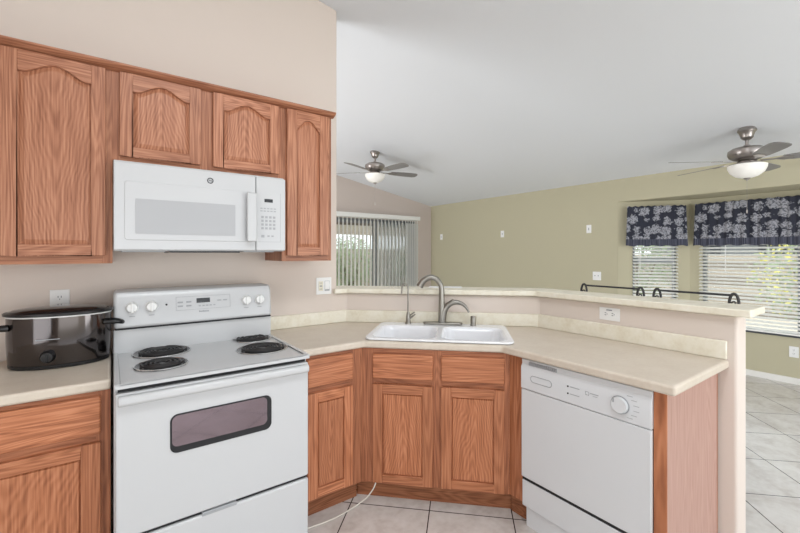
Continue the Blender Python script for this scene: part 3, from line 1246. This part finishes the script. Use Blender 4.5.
for a, b in ((.03, .2), (.56, .72)):
    bx('task_light_lens', (a, b, .03, .2, -.005, .001), 'lgrey_pl', mw)

# ---------------------------------------------------------------- dishwasher (local x to the right along the front, y into the unit)
dw = thing('dishwasher', 'white built-in dishwasher at the peninsula beside the sink cabinet', 'dishwasher', (1.715, 1.287, 0), -PI / 2)
DWW = .6145
bx('tub', (.02, DWW - .04, .022, .58, .04, .855), 'dgrey', dw)
bm = nb()
box(bm, .001, DWW - .001, .002, .02, .255, .709)
obj('door_panel', bm, 'dwwhite', dw, .004, 2)
bm = nb()
prism(bm, [(.0, .712), (.0, .822), (.010, .838), (.008, .862), (.02, .862), (.02, .712)], .0, DWW, 'x')
dc = obj('console', bm, 'dwwhite', dw, .003, 2)
bm = nb()
for i in range(15):
    box(bm, .045 + i * .0105, .052 + i * .0105, .004, .015, .836, .853)
obj('vent_grille', bm, 'lgrey_pl', dc)
bm = nb()
pts = []
for p in rrect(.06, .178, .757, .789, .0155, 5):
    pts.append((p[0], -.001, p[1]))
tube(bm, pts, .0014, 5, closed=True)
obj('latch_outline', bm, 'grey_pl', dc)
for z in (.79, .757):
    bm = nb()
    lathe(bm, [(0, .001), (.004, .001), (.004, -.002), (0, -.002)], (.262, 0, z), 10, axis='y')
    obj('indicator_light', bm, 'black', dc)
marks = [(.272, .318, z - .0015, z + .0015) for z in (.79, .757)]
marks += [(.367, .405, .785, .788), (.38, .40, .776, .778)]
for a in range(-60, 61, 24):
    q = math.radians(a)
    cx, cz = .497 + .052 * math.cos(q), .777 + .052 * math.sin(q)
    marks.append((cx, cx + .022, cz - .001, cz + .001))
for a, b, c_, d_ in marks:
    bx('printed_mark', (a, b, -.0008, .0005, c_, d_), 'lgrey_pl', dc)
bm = nb()
tube(bm, [(.347, -.0005, .776), (.362, -.0005, .776), (.362, -.0005, .79), (.347, -.0005, .79)], .0012, 5, closed=True)
obj('maker_emblem', bm, 'grey_pl', dc)
bm = nb()
lathe(bm, [(0, .001), (.034, .001), (.034, -.012), (.03, -.018), (0, -.018)], (.497, 0, .777), 28, axis='y')
kn = obj('dial', bm, 'dwwhite', dw)
bm = nb()
pts = [(.497 + .0345 * math.cos(2 * PI * i / 32), -.004, .777 + .0345 * math.sin(2 * PI * i / 32)) for i in range(32)]
tube(bm, pts, .003, 6, closed=True)
box(bm, .474, .478, -.0195, -.0175, .786, .802)
obj('dial_ring', bm, 'grey_pl', kn)
bm = nb()
box(bm, .004, DWW - .004, .006, .02, .105, .238)
obj('lower_panel', bm, 'dwwhite', dw, .003)
bx('panel_gap', (.004, DWW - .004, .010, .0195, .236, .257), 'gap', dw)
bx('toe_plate', (.02, DWW - .04, .0205, .0218, .0, .106), 'dwwhite', dw)

# ---------------------------------------------------------------- slow cooker
sc = thing('slow_cooker', 'oval polished dark steel slow cooker with black lid on the left counter', 'slow cooker', (-.186, 2.36, .911), math.radians(-5))
ax, by = .982, .62
bm = nb()
lathe(bm, [(0, .0), (.17, .0), (.18, .004), (.181, .016), (.0, .016)], (0, 0, 0), 48, 0, ax, by)
obj('base', bm, 'black', sc)
bm = nb()
lathe(bm, [(.0, .016), (.178, .016), (.182, .02), (.187, .12), (.187, .22), (.0, .22)], (0, 0, 0), 48, 0, ax, by)
bd = obj('shell', bm, 'crock', sc, label='mirror-polished dark steel shell')
bm = nb()
lathe(bm, [(.17, .22), (.1885, .22), (.19, .223), (.189, .225), (.17, .225)], (0, 0, 0), 48, 0, ax, by)
obj('rim', bm, 'white_pl', sc, label='thin pale rim line')
bm = nb()
lathe(bm, [(.0, .2255), (.188, .2255), (.197, .228), (.198, .238), (.19, .2425), (.0, .243)], (0, 0, 0), 48, 0, ax, by)
ld = obj('lid', bm, 'black', sc)
bm = nb()
lathe(bm, [(.0, .2432), (.18, .2432), (.165, .250), (.11, .257), (.05, .260), (.0, .261)], (0, 0, 0), 48, 0, ax, by)
obj('lid_glass', bm, 'lidglass', ld)
for sgn in (-1, 1):
    bm = nb()
    path = [(sgn * .165, -.05, .178), (sgn * .2, -.062, .179), (sgn * .222, -.058, .176), (sgn * .23, -.042, .172), (sgn * .222, -.024, .176), (sgn * .2, -.016, .179), (sgn * .165, -.012, .178)]
    tube(bm, path, [.013, .011, .01, .011, .01, .011, .013], 8)
    obj('handle', bm, 'black', sc, smooth=60)
kx = -.025
ky = -by * .187 * math.sqrt(1 - (kx / .187) ** 2)
bm = nb()
lathe(bm, [(0, .008), (.027, .008), (.027, -.002), (.022, -.01), (.02, -.024), (0, -.025)], (kx, ky, .056), 22, axis='y')
box(bm, kx - .004, kx + .004, ky - .029, ky - .02, .038, .074)
obj('control_knob', bm, 'black', sc, .001)
bm = nb()
box(bm, kx - .04, kx + .04, ky - .0015, ky + .004, .127, .130)
obj('name_strip', bm, 'lgrey_pl', sc)


# ---------------------------------------------------------------- outlets, switches and wall plates
def recept(bm, cx, cz, y, mi_face=1, mi_slot=2, rot=False):
    """duplex face with slots"""
    lathe(bm, [(0, y + .001), (.0165, y + .001), (.0165, y - .002), (0, y - .002)], (cx, 0, cz), 18, mi_face, axis='y')
    for dx in (-.006, .006):
        a = (cx + dx - .0013, cx + dx + .0013, y - .0026, y - .0015, cz + .0, cz + .009) if not rot else (cx - .009, cx + .0, y - .0026, y - .0015, cz + dx - .0013, cz + dx + .0013)
        box(bm, *a, mi_slot)
    g = (cx - .002, cx + .002, y - .0026, y - .0015, cz - .009, cz - .005) if not rot else (cx + .005, cx + .009, y - .0026, y - .0015, cz - .002, cz + .002)
    box(bm, *g, mi_slot)


def plate_thing(name, label, cat, loc, rz, w, h, devices, group=None):
    r = thing(name, label, cat, loc, rz, group)
    bx('cover_plate', (-w / 2, w / 2, -.006, -.0004, -h / 2, h / 2), 'white_pl', r, .002)
    for kind, cx, rot in devices:
        bm = nb()
        if kind == 'gfci':
            box(bm, cx - .0165, cx + .0165, -.0085, -.005, -.033, .033, 0)
            for s_ in (-1, 1):
                for dx in (-.006, .006):
                    box(bm, cx + dx - .0013, cx + dx + .0013, -.0093, -.008, s_ * .021 - .004, s_ * .021 + .004, 2)
            box(bm, cx - .009, cx + .009, -.0093, -.008, -.004, .004, 3)
            obj('receptacle', bm, ['ivory', 'white_pl', 'dgrey', 'grey_pl'], r)
        elif kind == 'rocker':
            box(bm, cx - .019, cx + .019, -.0064, -.0055, -.0355, .0355, 1)
            prism(bm, [(-.005, -.033), (-.0105, .0), (-.0075, .033), (-.005, .033)], cx - .0165, cx + .0165, 'x')
            obj('rocker_switch', bm, ['white_pl', 'lgrey_pl'], r)
        elif kind == 'toggle':
            box(bm, cx - .004, cx + .004, -.016, -.005, -.004, .012)
            obj('toggle_switch', bm, 'lgrey_pl', r)
        elif kind == 'duplex':
            for s_ in (-1, 1):
                if rot:
                    recept(bm, cx + s_ * .0195, 0, -.006, 1, 2, True)
                else:
                    recept(bm, cx, s_ * .0195, -.006, 1, 2)
            obj('receptacle', bm, ['white_pl', 'white_pl', 'dgrey'], r)
        elif kind == 'duplex_h_gfci':
            box(bm, -.034, .034, -.0085, -.005, -.017, .017, 0)
            for s_ in (-1, 1):
                for dz in (-.006, .006):
                    box(bm, s_ * .02 - .005, s_ * .02 + .004, -.0093, -.008, dz - .0016, dz + .0016, 2)
                box(bm, s_ * .02 + .007, s_ * .02 + .011, -.0093, -.008, -.002, .002, 2)
            box(bm, -.016, .016, -.0093, -.005, .0205, .0265, 3)
            obj('receptacle', bm, ['white_pl', 'white_pl', 'dgrey', 'grey_pl'], r)
        elif kind == 'slot':
            box(bm, cx - .006, cx + .006, -.009, -.005, -.018, .018)
            obj('insert', bm, 'lgrey_pl', r)
    return r


plate_thing('wall_outlet', 'white outlet on the beige wall behind the slow cooker', 'outlet', (-.207, YR, 1.17), 0, .075, .118, [('duplex', 0, False)])
plate_thing('wall_outlet', 'white double plate with outlet and rocker switch right of the range', 'outlet', (1.205, YR, 1.178), 0, .116, .118, [('gfci', -.024, False), ('rocker', .024, False)])
plate_thing('wall_outlet', 'white sideways outlet on the half wall above the peninsula counter', 'outlet', (2.335, 1.135, 1.055), -PI / 2, .116, .074, [('duplex_h_gfci', 0, True)])
plate_thing('wall_outlet', 'white outlet low on the green wall under the middle bay window', 'outlet', (XC, .938, .342), -PI / 2, .075, .118, [('duplex', 0, False)])
for y, z, lab in ((6.03, 1.735, 'small white plate high on the green wall nearest the corner with the patio door'),
                  (4.468, 1.736, 'small white plate high on the green wall, second from the patio door corner'),
                  (2.938, 1.748, 'small white plate high on the green wall nearest the bay window')):
    plate_thing('wall_plate', lab, 'wall plate', (XG, y, z), -PI / 2, .07, .115, [('slot', 0, False)])
plate_thing('light_switch', 'white double switch plate on the green wall beside the bay, below the small plates', 'switch', (XG, 2.824, 1.09), -PI / 2, .116, .118, [('toggle', -.023, False), ('toggle', .023, False)])

# ---------------------------------------------------------------- ceiling fans
fan = thing('ceiling_fan', 'brushed nickel five-blade ceiling fan in the living room near the patio door', 'ceiling fan', (3.015, 4.734, zc(3.015)))
bm = nb()
lathe(bm, [(0, .03), (.05, .03), (.066, .006), (.07, -.01), (.066, -.018), (.058, -.026), (.047, -.06), (.046, -.07), (.03, -.086), (.02, -.092), (0, -.092)], (0, 0, 0), 28)
obj('canopy', bm, 'fan_metal', fan)
bm = nb()
tube(bm, [(0, 0, -.09), (0, 0, -.155)], .0135, 14)
lathe(bm, [(0, -.135), (.024, -.138), (.03, -.15), (.03, -.156), (0, -.156)], (0, 0, 0), 18)
obj('downrod', bm, 'fan_metal', fan)
bm = nb()
lathe(bm, [(0, -.15), (.05, -.152), (.11, -.165), (.138, -.185), (.142, -.215), (.13, -.245), (.1, -.265), (.07, -.275), (.0, -.278)], (0, 0, 0), 36)
obj('motor_housing', bm, 'fan_metal', fan)
bm = nb()
lathe(bm, [(0, -.276), (.062, -.277), (.07, -.285), (.075, -.3), (.108, -.306), (.11, -.318), (0, -.318)], (0, 0, 0), 32)
obj('light_fitter', bm, 'fan_metal', fan)
bm = nb()
lathe(bm, [(0, -.316), (.128, -.316), (.142, -.322), (.14, -.345), (.122, -.385), (.085, -.418), (.04, -.434), (0, -.437)], (0, 0, 0), 36)
obj('light_bowl', bm, 'bowl', fan, label='frosted white glass light bowl')
bm = nb()
lathe(bm, [(0, -.434), (.026, -.436), (.02, -.447), (.008, -.452), (.006, -.46), (0, -.462)], (0, 0, 0), 18)
obj('finial', bm, 'fan_metal', fan)
bm = nb()
tube(bm, [(0, 0, -.46), (0, 0, -.72)], .0016, 5)
lathe(bm, [(0, -.72), (.005, -.722), (.006, -.74), (.003, -.755), (0, -.756)], (0, 0, 0), 8)
obj('pull_chain', bm, 'fan_metal', fan)
for k in range(5):
    bm = nb()
    out = []
    prof = [(.235, .048), (.30, .058), (.42, .066), (.54, .07), (.61, .068), (.645, .055), (.66, .03)]
    pts = [(x, w) for x, w in prof] + [(.663, 0)] + [(x, -w) for x, w in prof[::-1]]
    prism(bm, pts, -.003, .003)
    b = obj('blade', bm, 'blade', fan, .0015, 1)
    b.rotation_euler = (math.radians(-12), 0, math.radians(-12 + 72 * k))
    b.location = (0, 0, -.283)
    bm = nb()
    prism(bm, [(.09, -.013), (.19, -.012), (.24, -.04), (.29, -.028), (.305, 0), (.29, .028), (.24, .04), (.19, .012), (.09, .013)], -.0085, -.0035)
    obj('blade_iron', bm, 'fan_metal', b, .001)
dup(fan, (4.653, 1.04, zc(4.653) - .014), math.radians(7), 'brushed nickel five-blade ceiling fan in front of the bay window')

# ---------------------------------------------------------------- bar stools behind the bar
def make_stool(label, loc):
    r = thing('bar_stool', label, 'stool', loc, group='bar stools behind the bar')
    bm = nb()
    lathe(bm, [(0, .70), (.185, .70), (.19, .71), (.19, .735), (.175, .75), (0, .755)], (-.19, 0, 0), 28)
    obj('seat', bm, 'black', r, label='dark padded seat')
    for sx in (-.33, -.05):
        for sy in (-.14, .14):
            bm = nb()
            tube(bm, [(sx, sy, .7), (sx + (.04 if sx > -.2 else -.03), sy * 1.25, 0)], .011, 8)
            obj('leg', bm, 'iron', r)
    bm = nb()
    pts = [(-.19 + .19 * math.cos(2 * PI * i / 28), .19 * math.sin(2 * PI * i / 28), .26) for i in range(28)]
    tube(bm, pts, .009, 6, closed=True)
    obj('foot_ring', bm, 'iron', r)
    for sy in (-.196, .196):
        bm = nb()
        path = [(-.03, sy * .55, .70), (-.01, sy - .022, .82), (.0, sy - .022, 1.11)]
        for i in range(1, 10):
            a = PI - PI * i / 10
            path.append((0, sy + .022 * math.cos(a), 1.11 + .068 * math.sin(a) ** .9))
        path += [(.0, sy + .022, 1.11), (-.0, sy + .022, .82), (-.03, sy * .7, .70)]
        tube(bm, path, .0075, 8)
        pth = []
        for i in range(22):
            a = -PI / 2 + i / 21 * 2.2 * PI
            rr_ = .004 + .009 * (1 - i / 21)
            pth.append((0, sy + rr_ * math.cos(a), 1.123 + rr_ * math.sin(a)))
        tube(bm, pth, .0045, 6)
        obj('back_loop', bm, 'iron', r)
    bm = nb()
    tube(bm, [(0, -.19, 1.168), (0, .19, 1.168)], .0065, 8)
    obj('back_rail', bm, 'iron', r)
    return r


s1 = make_stool('dark wrought-iron bar stool behind the bar, the one nearer the sink', (2.86, 1.384, 0))
dup(s1, (2.86, .892, 0), 0, 'dark wrought-iron bar stool behind the bar, the one nearer the bar end')

# ---------------------------------------------------------------- small things
bm = nb()
box(bm, -.12, .12, -.045, .045, 0, .004)
o = obj('paper_sheet', bm, 'paper', None, .001, 1)
o.location = (2.0, 2.17, 1.1545)
o.rotation_euler = (0, 0, -PI / 4)
tag(o, 'white folded paper lying on the bar top behind the main faucet', 'paper')
bm = nb()
ctrl = [(1.199, 1.874, .118), (1.182, 1.878, .085), (1.157, 1.9, .04), (1.118, 1.918, .01), (1.066, 1.911, .006), (.988, 1.897, .006), (.902, 1.895, .006), (.80, 1.905, .006)]
pts = []
for i in range(len(ctrl) - 1):
    p0, p1, p2, p3 = (Vector(ctrl[max(0, min(len(ctrl) - 1, i + k))]) for k in (-1, 0, 1, 2))
    for q in range(6):
        t = q / 6
        pts.append(.5 * ((2 * p1) + (p2 - p0) * t + (2 * p0 - 5 * p1 + 4 * p2 - p3) * t * t + (3 * p1 - p0 - 3 * p2 + p3) * t ** 3))
pts.append(Vector(ctrl[-1]))
tube(bm, pts, .0035, 8)
tag(obj('water_tube', bm, 'tube'), 'thin white tube from the sink cabinet door across the floor tiles', 'tube')

# ---------------------------------------------------------------- outside
bm = nb()
prism(bm, [(-12, -12), (30, -12), (30, 30), (-12, 30)], -.2, -.12)
obj('ground', bm, 'gravel', kind='structure')

w_ = bx('block_fence', (-3, 20, 12.0, 12.2, -.12, 1.55), 'block')
tag(w_, 'tan block fence across the yard beyond the patio door', 'fence')
w_ = bx('block_fence', (12.6, 12.8, -10, 11.9, -.12, 1.35), 'block')
tag(w_, 'tan block fence beyond the bay windows', 'fence')

pc = thing('patio_cover', 'patio cover with grey beam outside the sliding door', 'patio cover', (4, 6.6, 0))
bx('roof_deck', (-3, 3, 0, 1.7, 2.42, 2.52), 'stucco', pc)
bx('beam', (-3, 3, 1.5, 1.64, 2.06, 2.42), 'beam', pc)
bx('fascia', (-3, 3, 1.52, 1.66, 1.84, 2.06), 'trimw', pc)
for x in (-2.8, 2.6):
    bx('post', (x, x + .14, 1.52, 1.66, -.12, 1.84), 'stucco', pc)


def shrub(name, label, loc, w, h, n, mats, seed, cat='shrub', trunk=.3):
    rnd = random.Random(seed)
    r = thing(name, label, cat, loc)
    bm = nb()
    for i in range(n):
        a, b = rnd.uniform(0, 2 * PI), rnd.uniform(-1, 1)
        rr_ = rnd.uniform(.35, 1) ** .6
        c = Vector((w * .5 * rr_ * math.cos(a) * math.sqrt(1 - b * b), w * .5 * rr_ * math.sin(a) * math.sqrt(1 - b * b), trunk + (h - trunk) * (.5 + .5 * b * rr_)))
        s_ = rnd.uniform(.03, .06)
        u = Vector((rnd.gauss(0, 1), rnd.gauss(0, 1), rnd.gauss(0, 1))).normalized()
        v = u.orthogonal().normalized()
        mi = 1 if (len(mats) > 1 and rnd.random() < .35) else 0
        vs = [bm.verts.new(c + u * s_ * p + v * s_ * .5 * q) for p, q in ((-1, 0), (0, -1), (1, 0), (0, 1))]
        face(bm, vs, mi)
    obj('foliage', bm, mats, r)
    bm = nb()
    tube(bm, [(0, 0, -.1), (.03, 0, trunk), (0, .02, h * .6)], [.05, .04, .02], 7)
    for k in range(4):
        a = k * PI / 2 + .4
        tube(bm, [(.02, 0, trunk * .9), (w * .25 * math.cos(a), w * .25 * math.sin(a), h * .65)], [.025, .01], 6)
    obj('trunk', bm, 'bark', r)
    return r


shrub('garden_shrub', 'leafy green shrub in front of the block fence, seen through the left door panel', (6.1, 11.0, -.12), 1.7, 2.1, 3000, ['leaf'], 1)
shrub('garden_shrub', 'low green shrub beside the patio, at the left edge of the patio door', (4.7, 9.9, -.12), .9, .9, 1200, ['leaf'], 2)
shrub('garden_shrub', 'tall green shrub at the fence, seen through the right door panel', (8.6, 10.7, -.12), 2.0, 1.9, 3000, ['leaf'], 3)
shrub('flowering_tree', 'small tree with yellow blossom outside the middle bay window', (8.6, 0.85, -.12), 2.2, 2.0, 2200, ['leaf', 'leafy'], 4, 'tree', .35)
shrub('garden_shrub', 'green shrub outside the narrow angled bay window', (10.2, 4.3, -.12), 1.6, 2.2, 2400, ['leaf'], 5)


def house(label, loc, w, d_, h, mwall):
    r = thing('neighbour_house', label, 'house', loc)
    bx('wall', (0, d_, 0, w, 0, h), mwall, r)
    bm = nb()
    prism(bm, [(-.4, h), (w + .4, h), (w / 2, h + 1.1)], -.4, d_ + .4, 'x')
    obj('roof', bm, 'rooft', r)
    for y in (w * .2, w * .62):
        bx('window', (-.03, .02, y, y + 1.2, .9, 2.0), 'dgrey', r)
    return r


house('grey neighbouring house beyond the fence outside the bay windows', (15.5, 1.0, -.12), 5.0, 6, 2.5, 'bluehouse')
house('tan neighbouring house beyond the fence outside the patio door', (3.4, 17.5, -.12), 5, 4.6, 1.9, 'bluehouse')

# repeats carry one group each
GROUPS = {'wall_cabinet': 'oak wall cabinets around the microwave', 'base_cabinet': 'oak base cabinets under the countertops',
          'countertop': 'beige laminate countertops', 'wall_outlet': 'white electrical outlets', 'wall_plate': 'small white plates high on the green wall',
          'ceiling_fan': 'brushed nickel ceiling fans', 'window_valance': 'navy damask valances in the bay', 'horizontal_blind': 'white slatted blinds in the bay',
          'garden_shrub': 'green shrubs in the yard', 'neighbour_house': 'houses beyond the fences', 'block_fence': 'tan block fences around the yard'}
for o in C.objects:
    if o.parent is None and o.get('label'):
        g = GROUPS.get(o.name.split('.')[0])
        if g:
            o['group'] = g
